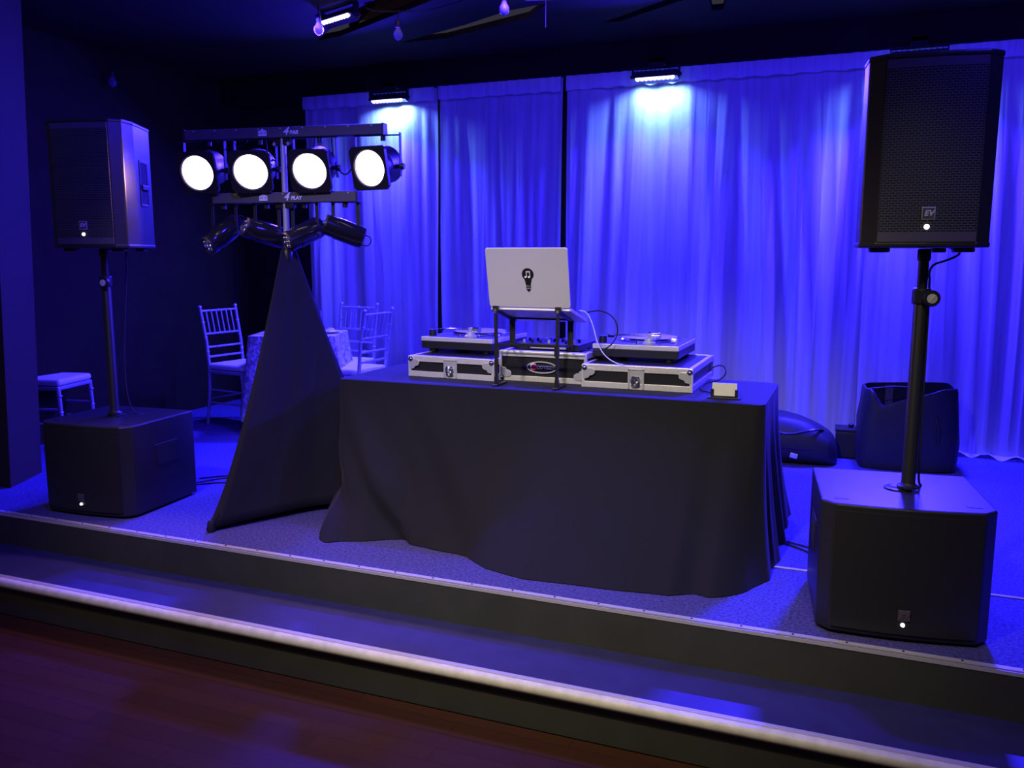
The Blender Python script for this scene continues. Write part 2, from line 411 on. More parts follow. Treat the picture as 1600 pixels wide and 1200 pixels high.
# bulbs of a string light
def bulb(loc, label, white=False, top=3.04):
    x, y, z = loc
    t = thing('light_bulb', loc, 0, label, 'light bulb', 'unlit bulbs hanging from the ceiling')
    MB().lathe([(.012, .035), (.016, .02), (.03, -.005), (.032, -.022), (.024, -.042), (.006, -.052)]).build('glass_bulb', 'bulbwhite' if white else 'bulb', t, smooth=True)
    MB().lathe([(.012, .03), (.017, .032), (.017, .07), (.008, .08)]).build('socket', 'black', t, smooth=True)
    MB().tube([(0, 0, .075), (.004, 0, top - z)], .003, 6).build('cord', 'rubber', t)
    return t
bulb((-3.39, 5.017, 2.90), 'small unlit bulb hanging just below the glowing ceiling bar')
bulb((-2.971, 5.327, 2.90), 'small unlit bulb hanging beside the brown roof opening')
bulb((-2.08, 5.038, 2.90), 'frosted unlit bulb hanging at the top centre above the laptop', True)
bulb((-5.60, 5.40, 2.79), 'small unlit bulb hanging alone above the left speaker')
tag(MB().tube([(-3.12, 5.16, 3.03), (-3.08, 5.2, 3.01), (-2.97, 5.33, 3.03), (-2.6, 5.25, 2.99), (-2.08, 5.04, 3.03)], .004, 6, smooth=2).build('string_light_cord', 'rubber'),
    'thin dark cord linking the unlit bulbs across the roof opening', 'cord')
tag(MB().cyl((-2.045, 5.3, 3.0), (-1.86, 5.42, 3.02), .006).cyl((-1.93, 5.36, 3.0), (-1.93, 5.36, 2.84), .0025).build('hanging_rod', 'palewood'),
    'thin pale rod with a thread hanging beside the frosted bulb', 'rod')

# ------------------------------------------------------------------ speakers
CABP = [(-.165, -.205), (-.08, -.214), (0, -.217), (.08, -.214), (.165, -.205), (.215, -.165), (.215, -.06), (.15, .205), (-.15, .205), (-.215, -.06), (-.215, -.165)]
SUBP = [(-.245, -.272), (-.12, -.285), (0, -.29), (.12, -.285), (.245, -.272), (.290, -.225), (.29, .27), (-.29, .27), (-.29, -.225)]
def badge(parent, x, y, z, s, mt, dim=False):
    b = MB().box((x, y - .002, z), (s, .006, s))
    bo = b.build('badge', 'steel' if not dim else 'barpaint', parent, bevel=.001)
    MB().box((x, y - .0056, z), (s * .86, .002, s * .86)).build('badge_face', 'barpaint', bo)
    text('lettering', 'EV', s * .62, Matrix.Translation((x, y - .008, z)) @ FACE, mt, bo, .0006, .25, .0009)
def led(parent, x, y, z, r=.008):
    MB().lathe([(.001, -.004), (r, -.004), (r * .8, .004), (.001, .006)], (x, y - .001, z), (0, -1, 0), 12).build('power_led', 'ledwhite', parent, smooth=True)
def speaker(loc, rz, label):
    t = thing('loudspeaker', loc, rz, label, 'speaker', 'tall speakers raised on poles')
    H = .665
    c = MB().prism(CABP, .008, H - .008)
    c.build('cabinet', 'cab', t, bevel=.008)
    e = MB()
    e.prism([(x * 1.012, y * 1.012) for x, y in CABP], H - .022, H)
    e.build('top_cap', 'cab', t, bevel=.007)
    e = MB(); e.prism([(x * 1.012, y * 1.012) for x, y in CABP], 0, .020)
    for sx in (-1, 1): e.box((sx * .14, -.13, -.008), (.07, .05, .018)).box((sx * .11, .13, -.008), (.05, .05, .018))
    e.build('bottom_cap', 'cab', t, bevel=.006)
    # curved grille panel
    g = MB(); n = 10; F = []; B = []
    for i in range(n + 1):
        x = -.16 + .32 * i / n; y = -.222 + .011 * (x / .16) ** 2
        F.append((x, y)); B.append((x, y + .012))
    g.prism(F + B[::-1], .055, H - .052)
    go = g.build('grille', 'grille', t, smooth=True)
    for zz0, zz1 in ((.020, .055), (H - .052, H - .022)):
        MB().prism([(x, y - .001) for x, y in F] + B[::-1], zz0, zz1).build('grille_frame', 'barpaint' , t, smooth=True)
    badge(t, 0, -.2225, .118, .044, 'nose')
    led(t, -.002, -.222, .072, .010)
    # side handles: frame, grip and a flat dark panel painted as recess shade
    for sx in (1, -1):
        a = Vector((sx * .215, -.06, 0)); b = Vector((sx * .15, .205, 0)); d = (b - a).normalized(); nrm = Vector((d.y, -d.x, 0)) * sx
        ctr = a.lerp(b, .48) + Vector((0, 0, .35))
        Tm = Matrix((( d.x, 0, nrm.x, ctr.x), (d.y, 0, nrm.y, ctr.y), (0, 1, 0, ctr.z), (0, 0, 0, 1)))
        hp = MB()
        hp.box((0, .118, .001), (.125, .014, .006), Tm).box((0, -.118, .001), (.125, .014, .006), Tm)
        hp.box((-.0625, 0, .001), (.014, .24, .006), Tm).box((.0625, 0, .001), (.014, .24, .006), Tm)
        ho = hp.build('handle_frame', 'cab', t, bevel=.002)
        MB().box((0, 0, -.0005), (.105, .222, .003), Tm).build('handle_shade', 'dark', ho)
        MB().box((0, -.02, .006), (.105, .028, .012), Tm).build('grip', 'cab', ho, bevel=.004)
    return t
sp1 = speaker((.182, 3.60, 1.445), 7, 'large black speaker on a pole at the right, grille facing out')
sp2 = dup(sp1, (-3.862, 3.63, 1.455), 14, 'black speaker on a pole at the left, its handled side lit pink')

def subwoofer(loc, rz, label):
    t = thing('subwoofer', loc, rz, label, 'subwoofer', 'black floor subwoofers')
    H = .50
    MB().prism(SUBP, .012, H).build('cabinet', 'cab', t, bevel=.008)
    for sx in (-1, 1):
        for sy in (-1, 1): MB().cyl((sx * .23, sy * .21, 0), (sx * .23, sy * .21, .014), .022).build('foot', 'rubber', t)
    n = 12; F = []; B = []
    for i in range(n + 1):
        x = -.24 + .48 * i / n; y = -.298 + .018 * (x / .24) ** 2
        F.append((x, y)); B.append((x, y + .014))
    MB().prism(F + B[::-1], .035, H - .025).build('grille', 'cab', t, smooth=True)
    badge(t, -.0, -.2985, .108, .040, 'barpaint', True)
    led(t, -.002, -.299, .072, .008)
    s = MB().lathe([(.05, 0), (.05, .006), (.028, .010), (.026, .012)], (0, 0, H)); s.build('pole_socket', 'black', t, smooth=True)
    for sx in (-1, 1):
        T = Matrix.Translation((sx * .29, .03, .30)) @ Matrix.Rotation(R(90), 4, 'Y')
        h = MB().box((0, 0, 0), (.13, .19, .004), T); ho = h.build('handle_frame', 'cab', t, bevel=.002)
        MB().box((0, 0, sx * .003), (.10, .16, .002), T).build('handle_shade', 'dark', ho)  # dark sheet painted as the shade of a hollow, side itself is flat
    for sx in (-1, 1): MB().box((sx * .22, -.20, H), (.05, .02, .003)).build('foot_recess', 'black', t)
    return t
sb1 = subwoofer((.184, 3.608, 0), 6.5, 'big black subwoofer at the right, nearest the camera')
sb2 = dup(sb1, (-3.898, 3.632, 0), 4.5, 'big black subwoofer at the left, beside the draped light stand')

for a in (sb1, sb2): a.scale = (1.035, 1.02, 1.02)
def pole(loc, z1, rz, label, knob_x=.04):
    x, y, z = loc
    t = thing('speaker_pole', loc, rz, label, 'pole', 'black poles between subwoofers and speakers')
    L = z1 - z
    MB().lathe([(.040, 0), (.040, .008), (.027, .016), (.0255, .02), (.0255, L * .80), (.024, L * .805)]).build('outer_tube', 'blackmet', t, smooth=True)
    MB().cyl((0, 0, L * .78), (0, 0, L), .0185).build('inner_tube', 'blackmet', t, smooth=True)
    c = MB().lathe([(.030, 0), (.033, .004), (.033, .055), (.029, .06)], (0, 0, L * .775)); c.box((.022, -.01, L * .81), (.03, .035, .035)); c.build('collar', 'black', t, bevel=.002)
    k = MB().lathe([(.016, 0), (.030, .006), (.031, .018), (.026, .024)], (.030, -.026, L * .80), (.15, -1, 0), 20)
    ko = k.build('knob', 'black', t, smooth=True)
    MB().lathe([(.004, 0), (.018, 0), (.018, .003), (.004, .004)], (.0336, -.0515, L * .80), (.15, -1, 0), 16).box((.0345, -.0565, L * .80), (.005, .004, .028), rot=(0, .6, 0)).build('knob_cap', 'alu', ko, smooth=True)
    MB().lathe([(.022, 0), (.024, .01), (.024, .04), (.020, .045)], (0, 0, L - .046)).build('top_sleeve', 'black', t, smooth=True)
    return t
pole((.219, 3.597, .521), 1.443, 0, 'thick black pole rising from the right subwoofer')
pole((-3.909, 3.627, .521), 1.453, 0, 'slim black pole rising from the left subwoofer')
tag(MB().tube([(.30, 3.72, 1.452), (.36, 3.70, 1.43), (.31, 3.68, 1.40), (.24, 3.64, 1.38), (.246, 3.60, 1.30), (.252, 3.60, .62), (.262, 3.66, .506), (.30, 3.80, .505), (.32, 3.93, .505), (.33, 3.955, .3), (.33, 3.95, .01)], .0045, 6, smooth=2).build('speaker_cable', 'rubber'),
    'thin black cable hanging from the right speaker down its pole', 'cable')
tag(MB().tube([(-3.87, 3.75, 1.455), (-3.86, 3.73, 1.3), (-3.868, 3.67, .8), (-3.85, 3.68, .52), (-3.80, 3.74, .505), (-3.78, 3.86, .505), (-3.79, 3.99, .3), (-3.8, 4.0, .01)], .0045, 6, smooth=2).build('speaker_cable', 'rubber'),
    'thin black cable running down the left pole onto the subwoofer', 'cable')

# ------------------------------------------------------------------ light stand with bars, drape
SP = Vector((-2.94, 3.98, 0)); BA = 9
st = thing('lighting_stand', tuple(SP), 0, 'tall black tripod light stand carrying two horizontal bars', 'light stand')
MB().cyl((0, 0, .25), (0, 0, 1.46), .024).build('lower_tube', 'blackmet', st, smooth=True)
MB().cyl((0, 0, 1.42), (0, 0, 2.06), .0165).build('upper_tube', 'steel', st, smooth=True)
cl = MB().lathe([(.03, 0), (.032, .01), (.032, .06), (.026, .07)], (0, 0, 1.38)); cl.build('collar', 'black', st, smooth=True)
FEET = [Vector((-3.05, 3.37, 0)) - SP, Vector((-2.40, 4.30, 0)) - SP, Vector((-3.42, 4.36, 0)) - SP]
for f in FEET:
    lg = MB().box((0, 0, 0), (.001, .001, .001)); lg = MB()
    lg.tube([(0, 0, .62), tuple(f * .97 + Vector((0, 0, .03)))], .014, 6)
    lo_ = lg.build('leg', 'blackmet', st, smooth=True)
    MB().lathe([(.02, 0), (.022, .012), (.016, .05), (.01, .06)], tuple(f * .97), (0, 0, 1), 12).build('foot', 'rubber', lo_, smooth=True)
# drape: stretch cover pulled between the collar and the three feet
def scrim():
    mb = MB(); nS, nZ = 22, 30; top = 1.465; p = 1.38
    def edge(f, s):       # s: 0 at the top, 1 at the foot
        d = f.normalized(); L = f.length
        if s < .06: return d * .036 * (.7 + s * 5) + Vector((0, 0, top - s * .3))
        q = (s - .06) / .94
        zc = (top - .018) * (1 - q) + .018 * q
        h = max(0, min(1, zc / top)); r = 1 - h ** (1 / p)
        return d * (.040 + (L - .0) * r * .995) + Vector((0, 0, zc))
    for k in range(3):
        a, b = FEET[k], FEET[(k + 1) % 3]; vs = []; fs = []
        for j in range(nZ + 1):
            s = j / nZ
            A, B = edge(a, s), edge(b, s)
            for i in range(nS + 1):
                u = i / nS; P = A.lerp(B, u)
                inw = math.sin(u * PI)
                P2 = Vector((P.x, P.y, 0)); c = Vector((0, 0, 0))
                P = Vector((P.x * (1 - .16 * inw * s), P.y * (1 - .16 * inw * s), P.z + .02 * inw * s))
                P += P2.normalized() * .006 * math.sin(u * 17 + s * 9) * s * inw
                vs.append(P)
        for j in range(nZ):
            for i in range(nS): fs.append((j * (nS + 1) + i, j * (nS + 1) + i + 1, (j + 1) * (nS + 1) + i + 1, (j + 1) * (nS + 1) + i))
        mb.add(vs, fs)
    me = mb.build('stand_drape', 'scrim', None, smooth=True, solid=.003)
    bm = bmesh.new(); bm.from_mesh(me.data); bmesh.ops.remove_doubles(bm, verts=bm.verts, dist=.0005); bm.to_mesh(me.data); bm.free()
    for q in me.data.polygons: q.use_smooth = True
    me.location = SP
    return me
tag(scrim(), 'black stretch fabric drape spread over the tripod legs of the light stand', 'drape')

BR = Matrix.Rotation(R(BA), 4, 'Z')
def bar_thing(name, z, L, label, h, words, dx):
    t = thing(name, (SP.x, SP.y - .0, z), BA, label, 'light bar')
    MB().box((0, 0, 0), (L, .058, h)).build('beam', 'barpaint', t, bevel=.004)
    e = MB()
    for sx in (-1, 1): e.box((sx * (L / 2 + .004), 0, 0), (.010, .062, h + .006))
    e.build('end_cap', 'black', t, bevel=.002)
    for i in range(9): MB().cyl((-L * .45 + i * L * .1125, -.029, h * .34), (-L * .45 + i * L * .1125, -.031, h * .34), .004, n=8).build('screw', 'steel', t)
    # maker's mark: a small block with a little crown
    lg = MB().box((dx - .105, -.0305, -.004), (.050, .002, .026)).prism([(-.020, 0), (-.006, .006), (0, .012), (.006, .006), (.020, 0)], 0, .002, Matrix.Translation((dx - .105, -.0295, .010)) @ FACE)
    lgo = lg.build('maker_mark', 'white', t)
    mk = MB()
    for i in range(6): mk.box((dx - .125 + i * .008, -.0318, -.004 + .004 * (i % 2)), (.0025, .001, .012), rot=(0, .3, 0))
    mk.build('mark_detail', 'barpaint', lgo)
    text('lettering', '4', .060, Matrix.Translation((dx + .030, -.0305, .002)) @ FACE, 'white', t, .0008, .35, .001)
    text('lettering', words, .027, Matrix.Translation((dx + .048 + .0105 * len(words), -.0305, -.004)) @ FACE, 'white', t, .0008, .2, .0012)
    return t
tb = bar_thing('light_bar_beam', 2.072, 1.16, 'upper dark bar of the light stand holding four lit round lamps', .056, 'BAR', 0)
lb_ = bar_thing('light_bar_beam', 1.728, .85, 'lower dark bar of the light stand holding four small unlit spotlights', .056, 'PLAY', -.01)
# clamp plate joining upper bar to the stand
MB().box((0, -.0, 2.03), (.12, .03, .05)).build('bar_mount', 'blackmet', st, bevel=.004)
MB().box((0, -.0, 1.69), (.12, .03, .04)).build('bar_mount', 'blackmet', st, bevel=.004)
for sx in (-1, 1): MB().box((sx * .045, -.018, 2.012), (.016, .008, .016), rot=(0, R(45), 0)).build('bolt', 'steel', st)

def par_can(u, pan, tilt, label):
    base = SP + BR @ Vector((u, -.02, 0)); z = 1.880
    t = thing('par_light', (base.x, base.y, z), BA, label, 'spotlight', 'lit round lamps on the upper bar')
    A = Matrix.Rotation(R(pan), 4, 'Z') @ Matrix.Rotation(R(tilt), 4, 'X')     # lens looks along -Y
    f = MB(); S2 = .112; r = .097
    # square front frame with round opening
    n = 32; sq = []; ci = []
    for i in range(n):
        a = 2 * PI * i / n + PI / n; c, s_ = math.cos(a), math.sin(a); k = S2 / max(abs(c), abs(s_)) ; k = min(k, S2 * 1.30)
        sq.append((c * k, s_ * k)); ci.append((c * r, s_ * r))
    vs = [(x, -.075, y) for x, y in sq] + [(x, -.055, y) for x, y in sq] + [(x, -.075, y) for x, y in ci] + [(x, -.040, y * .98) for x, y in ci]
    fs = []
    for i in range(n):
        j = (i + 1) % n
        fs += [(i, j, 2 * n + j, 2 * n + i), (i, n + i, n + j, j), (2 * n + i, 2 * n + j, 3 * n + j, 3 * n + i), (n + i, 3 * n + i, 3 * n + j, n + j)]
    f.add(vs, fs, A); f.build('front_frame', 'blackmet', t)
    b = MB().lathe([(.108, -.056), (.108, -.005), (.098, .015), (.098, .10), (.085, .115), (.02, .118)], (0, 0, 0), (0, 1, 0), 32, A)
    b.build('housing', 'black', t, smooth=True)
    MB().lathe([(.094, .045), (.093, .057), (.085, .061), (.001, .064)], (0, 0, 0), (0, -1, 0), 36, A).build('lens', 'lenspar', t, smooth=True)
    MB().tube([(.0935 * math.cos(2 * PI * i / 40), -.066, .0935 * math.sin(2 * PI * i / 40)) for i in range(41)], .0028, 6, A).build('lens_ring', 'steel', t, smooth=True)
    y = MB(); hh = 2.044 - z
    for sx in (-1, 1):
        y.box((sx * .125, .02, hh / 2 - .02), (.005, .026, hh + .06)).box((sx * .115, .02, .0), (.03, .02, .02)).cyl((sx * .125, .02, 0), (sx * .145, .02, 0), .016, n=12)
    y.box((0, .02, hh - .002), (.255, .026, .005))
    y.build('yoke', 'blackmet', t, bevel=.001)
    MB().cyl((.03, .02, hh - .004), (.03, .02, hh - .030), .014, n=12).build('clamp_knob', 'black', t, smooth=True)
    # its own light
    l = bpy.data.lights.new('par_light_beam', 'SPOT'); l.energy = 20; l.color = (1, .50, .60); l.spot_size = R(150); l.spot_blend = .3; l.shadow_soft_size = .08
    o = bpy.data.objects.new('par_light_beam', l); COL.objects.link(o); o.parent = t
    o.matrix_local = A @ Matrix.Translation((0, -.09, 0)) @ Matrix.Rotation(R(-90), 4, 'X')
    return t
par_can(-.478, 3, 15, 'lit round lamp at the left end of the upper bar, over the dark wall')
par_can(-.168, 12, 16, 'lit round lamp just left of the stand pole under the upper bar')
par_can(.186, 4, 18, 'lit round lamp just right of the stand pole under the upper bar')
par_can(.545, -14, 12, 'lit round lamp at the right end of the upper bar, against the curtain')

def scanner(u, v, z1, z2, depth, label):
    """tube fixture from lens end (u,z1) to rear end (v,z2)"""
    mid = (u + v) / 2; base = SP + BR @ Vector((mid, 0, 0)); zc = (z1 + z2) / 2
    t = thing('spotlight', (base.x, base.y, zc), BA, label, 'spotlight', 'small unlit spotlights on the lower bar')
    a = Vector((u - mid, -depth / 2, z1 - zc)); b = Vector((v - mid, depth / 2, z2 - zc)); d = (b - a); L = d.length
    MB().lathe([(.050, 0), (.056, .006), (.056, L * .25), (.060, L * .27), (.060, L * .85), (.054, L * .97), (.03, L)], a, d, 28).build('housing', 'tin', t, smooth=True)
    fr = MB().lathe([(.001, .004), (.030, .006), (.047, -.002), (.052, -.010), (.056, -.004), (.056, .004)], a, d, 28); fo = fr.build('lens_rim', 'black', t, smooth=True)
    g = MB()
    for i in range(7):
        q = d.to_track_quat('Z', 'Y').to_matrix(); an = 2 * PI * i / 6; rr = .028 if i < 6 else 0
        g.lathe([(.001, -.012), (.010, -.009), (.013, -.002)], a + q @ Vector((rr * math.cos(an), rr * math.sin(an), 0)), d, 10)
    g.build('lens', 'chrome', fo, smooth=True)
    top = 1.700 - zc; y = MB()
    for sx in (-1, 1): y.box((sx * .072, .01, top / 2), (.018, .005, top)).cyl((sx * .06, .01, 0), (sx * .085, .01, 0), .012, n=10)
    y.box((0, .01, top - .002), (.162, .02, .004)).cyl((0, .01, top), (0, .01, top - .028), .016, n=10)
    y.build('yoke', 'blackmet', t)
    q = d.normalized(); side = Vector((0, 0, 1)).cross(q).normalized(); upv = q.cross(side)
    MB().tube([b + upv * .02 - q * .01, b + q * .03 + upv * .02, b + q * .04 - upv * .012, b + q * .022 - upv * .035, b - q * .01 - upv * .035], .003, 6, smooth=2).build('rear_loop', 'rubber', t, smooth=True)
    return t
scanner(-.430, -.335, 1.470, 1.610, .17, 'small glossy spotlight at the left end of the lower bar, aimed down')
scanner(-.200, -.040, 1.570, 1.505, .17, 'small dark spotlight left of the stand pole, its round front facing out')
scanner(.045, .170, 1.488, 1.580, .16, 'small dark spotlight right of the stand pole, aimed down to the left')
scanner(.255, .440, 1.582, 1.505, .08, 'small dark spotlight at the right end of the lower bar, seen against the curtain')
cb = MB().tube([(-.42, .05, 2.04), (-.33, .03, 1.99), (-.24, .05, 2.04)], .004, 6, BR, smooth=2)
for u0, u1, sag in ((-.13, .16, .1), (.26, .40, .14)):
    cb.tube([(u0, .05, 2.044), (u0 + .01, .05, 2.044 - sag), ((u0 + u1) / 2, .06, 2.03 - sag * 1.4), (u1 - .01, .05, 2.044 - sag), (u1, .05, 2.044)], .004, 6, BR, smooth=2)
o = cb.build('lamp_cable', 'rubber'); o.location = SP; tag(o, 'thin black cables looping under the upper bar between the lit lamps', 'cable')
o.name = 'lamp_cable'

# ------------------------------------------------------------------ table and cloth
tt = thing('folding_table', (-1.482, 4.285, 0), 0, 'long folding table hidden under the black cloth', 'table')
MB().box((0, 0, .725), (2.20, .70, .04)).build('tabletop', 'lam', tt, bevel=.004)
for sx in (-1, 1):
    for sy in (-1, 1):
        MB().cyl((sx * .80, sy * .28, 0), (sx * .80, sy * .28, .705), .016).build('leg', 'steel', tt, smooth=True)
def tablecloth():
    x0, x1, y0, y1 = -2.602, -.362, 3.922, 4.648; zt = .757; rc = .045
    # perimeter control stations: (top point, hem point, hem z, fold amount)
    FR = [(-2.425, 3.555), (-2.365, 3.51), (-2.25, 3.535), (-2.03, 3.61), (-1.88, 3.585), (-1.66, 3.53), (-1.52, 3.445), (-1.31, 3.385), (-1.13, 3.395), (-.87, 3.40), (-.67, 3.425), (-.52, 3.47), (-.37, 3.60), (-.285, 3.76)]
    FX = [-2.60, -2.55, -2.40, -2.18, -1.98, -1.75, -1.55, -1.32, -1.12, -.88, -.68, -.52, -.42, -.362]
    stn = []
    for i, (fx, h) in enumerate(zip(FX, FR)): stn.append(((fx, y0), h, .004, 1))
    for yy, hx, hz in ((4.05, -.30, .004), (4.2, -.345, .004), (4.35, -.29, .004), (4.5, -.33, .004)): stn.append(((x1, yy), (hx, yy), hz, 1))
    for fx, hx, hy in ((-.362, -.26, 4.74), (-.9, -.9, 4.80), (-1.5, -1.5, 4.78), (-2.1, -2.1, 4.80), (-2.602, -2.70, 4.76)): stn.append(((fx, y1), (hx, hy), .03, 1))
    for yy, hx, hz in ((4.52, -2.66, .12), (4.42, -2.66, .50), (4.30, -2.66, .52), (4.16, -2.66, .50), (4.05, -2.65, .30), (3.99, -2.62, .02)): stn.append(((x0, yy), (hx, yy), hz, 1))
    stn.append(stn[0])
    per = 0; acc = [0]
    for a, b in zip(stn, stn[1:]):
        per += (Vector(a[0]) - Vector(b[0])).length + .05; acc.append(per)
    N = 460; NV = 30
    def at(s):
        s = s % per
        for k in range(len(acc) - 1):
            if s <= acc[k + 1]:
                u = (s - acc[k]) / (acc[k + 1] - acc[k]); u2 = u * u * (3 - 2 * u); a, b = stn[k], stn[k + 1]
                t = Vector(a[0]).lerp(Vector(b[0]), u); h = Vector(a[1]).lerp(Vector(b[1]), u2 * .5 + u * .5)
                return t, h, a[2] + (b[2] - a[2]) * u2
        return Vector(stn[-1][0]), Vector(stn[-1][1]), stn[-1][2]
    cx, cy = (x0 + x1) / 2, (y0 + y1) / 2
    vs = []; rings = []
    def rnd(t):   # round the corner of the top outline
        qx = max(abs(t.x - cx) - ((x1 - x0) / 2 - rc), 0); qy = max(abs(t.y - cy) - ((y1 - y0) / 2 - rc), 0)
        l = math.hypot(qx, qy)
        if l > rc:
            k = rc / l
            t = Vector((t.x - math.copysign(qx * (1 - k), t.x - cx), t.y - math.copysign(qy * (1 - k), t.y - cy)))
        return t
    for k in (0.0, .5, .85, .97, 1.0):
        ring = []
        for i in range(N):
            t, h, hz = at(per * i / N); t = rnd(t)
            z = zt if k < 1 else zt - .004
            ring.append(len(vs)); vs.append(Vector((cx + (t.x - cx) * k, cy + (t.y - cy) * k, z)))
        rings.append(ring)
    for j in range(1, NV + 1):
        v = j / NV; ring = []
        for i in range(N):
            s = per * i / N; t, h, hz = at(s); t = rnd(t)
            e = .30 * v + .70 * v ** 1.9
            p = t.lerp(h, e); z = (zt - .004) * (1 - v) + hz * v
            nrm = Vector((h.x - cx, (h.y - cy) * 2.2)).normalized()
            front = t.y < y0 + .07
            if front:
                u = (t.x - x0) / (x1 - x0)
                # swags sweeping down to the right from the left corner
                A = .050 * v * math.exp(-(u / .30) ** 2)
                dsp = A * math.sin(26 * (u - .22 * v * v) * 1.0 + .4) + .022 * v * math.exp(-(u / .25) ** 2) * math.sin(61 * (u - .2 * v) + 1)
                dsp += .010 * v * math.sin(9 * u + 3 * v) + .028 * v * math.exp(-((u - .93) / .06) ** 2) * math.sin(60 * u + 1.0)
            else:
                dsp = .028 * v * math.sin(s * 19) + .010 * v * math.sin(s * 41)
                if hz > .2: dsp *= .2
            p = p + nrm * dsp
            ring.append(len(vs)); vs.append(Vector((p.x, max(p.y, YE + .08), z)))
        rings.append(ring)
    fs = []
    for a, b in zip(rings[:], rings[1:]):
        if a is rings[0]: continue
        for i in range(N): fs.append((a[i], a[(i + 1) % N], b[(i + 1) % N], b[i]))
    # close the middle
    for i in range(N): fs.append((rings[0][0], rings[1][i], rings[1][(i + 1) % N]))
    mb = MB().add(vs, fs); o = mb.build('tablecloth', 'cloth', smooth=True)
    for q in o.data.polygons: q.use_smooth = True
    return o
tag(tablecloth(), 'floor-length black cloth draped over the long table', 'tablecloth')
T0 = .758

# ------------------------------------------------------------------ flight cases
def ball_corner(mb, x, y, z, sx, sy, sz, r=.017):
    mb.lathe([(.001, -r), (r * .6, -r * .8), (r * .95, -r * .3), (r, 0), (r * .95, r * .3), (r * .6, r * .8), (.001, r)], (x, y, z), (0, 0, 1), 14)
def leaf(mb, x, y, z, s, sx, sz):
    pts = [(0, 0), (.050, 0), (.062, .012), (.060, .028), (.048, .036), (.036, .038), (.028, .050), (.012, .054), (0, .050)]
    pts = [(a * sx * s, b * sz * s) for a, b in pts]
    mb.prism(pts, 0, .004, Matrix.Translation((x, y, z)) @ FACE)
def flight_case(loc, rz, W, D, H, label, latch=True, rail=.030, ballz=.75):
    t = thing('flight_case', loc, rz, label, 'case', 'black and silver equipment cases')
    MB().box((W / 2, D / 2, H / 2), (W - .008, D - .008, H - .004)).build('body', 'lam', t)
    a = MB()
    for zz in (rail / 2, H - rail / 2):
        for yy in (0, D): a.box((W / 2, yy, zz), (W, .010, rail))
        for xx in (0, W): a.box((xx, D / 2, zz), (.010, D, rail))
    for xx in (0, W):
        for yy in (0, D): a.box((xx, yy, H / 2), (.016, .016, H))
    a.box((W / 2, 0.006, H), (W, .020, .004)).box((W / 2, D - .006, H), (W, .020, .004)).box((.006, D / 2, H), (.02, D, .004)).box((W - .006, D / 2, H), (.02, D, .004))
    a.build('aluminium_trim', 'alu', t, bevel=.0015)
    c = MB()
    for x, sx in ((0, 1), (W, -1)):
        z = H - .018 if latch else .020
        c = MB(); leaf(c, x, -.006, z, 1.0, sx, -1 if latch else 1); c.build('corner_plate', 'steel', t, bevel=.001)
    for x in (0.008, W - .008):
        for y in (0.004, D - .004):
            b = MB(); ball_corner(b, x, y - (.006 if y < .1 else -.006), H - .018 if latch else .018, 1, 1, 1); b.build('ball_corner', 'chrome', t, smooth=True)
    if latch:
        l = MB().box((W / 2 - .036, -.006, H * .45), (.010, .006, H * .86)).box((W / 2 + .036, -.006, H * .45), (.010, .006, H * .86)).box((W / 2, -.006, H * .86), (.082, .006, .010)).box((W / 2, -.003, H * .45), (.064, .002, H * .8))
        lo2 = l.build('latch', 'steel', t, bevel=.001)
        k = MB(); rr = random.Random(3)
        vs = []; n = 7
        for i in range(5):
            for j in range(5):
                vs.append((W / 2 - .020 + .040 * i / 4 + rr.uniform(-.003, .003), -.012 - rr.uniform(0, .012), .016 + .05 * j / 4 + rr.uniform(-.003, .003)))
        fs = []
        for i in range(4):
            for j in range(4): fs += [(i * 5 + j, i * 5 + j + 1, (i + 1) * 5 + j), (i * 5 + j + 1, (i + 1) * 5 + j + 1, (i + 1) * 5 + j)]
        k.add(vs, fs).build('latch_butterfly', 'chrome', lo2)
    for i in range(2): MB().cyl((W * (.28 + .44 * i), -.005, H - rail * .5), (W * (.28 + .44 * i), -.007, H - rail * .5), .003, n=8).build('rivet', 'steel', t)
    return t
flight_case((-2.277, 4.150, T0), -2.5, .508, .62, .113, 'low black and silver case under the left turntable')
flight_case((-1.273, 4.130, T0), 0, .545, .62, .116, 'low black and silver case under the right turntable')
mc = flight_case((-1.752, 4.195, T0), 0, .470, .50, .158, 'taller black and silver case in the middle, below the laptop', latch=False, rail=.028)
# rounded lid lip and oval maker's plate of the middle case
MB().tube([(.0, -.004, .154), (.470, -.004, .154)], .011, 10).build('lid_lip', 'alu', mc, smooth=True)
ov = MB(); n = 40; vs = []; fs = []
for i in range(n):
    a = 2 * PI * i / n; vs += [(.232 + .085 * math.cos(a), -.006, .078 + .032 * math.sin(a)), (.232 + .077 * math.cos(a), -.006, .078 + .026 * math.sin(a))]
for i in range(n): j = (i + 1) % n; fs.append((2 * i, 2 * j, 2 * j + 1, 2 * i + 1))
ov.add(vs, fs); ovo = ov.build('maker_plate', 'alu', mc, solid=.002)
MB().lathe([(.001, 0), (.019, 0), (.019, .002), (.001, .002)], (.186, -.0055, .080), (0, -1, 0), 20).build('pale_disc', 'white', ovo)
MB().lathe([(.001, 0), (.016, 0), (.016, .002), (.001, .002)], (.190, -.0078, .078), (0, -1, 0), 20).build('red_disc', 'red', ovo)
text('lettering', 'ODYSSEY', .0235, Matrix.Translation((.254, -.0095, .078)) @ FACE, 'white', ovo, .0010, .12, .0006)

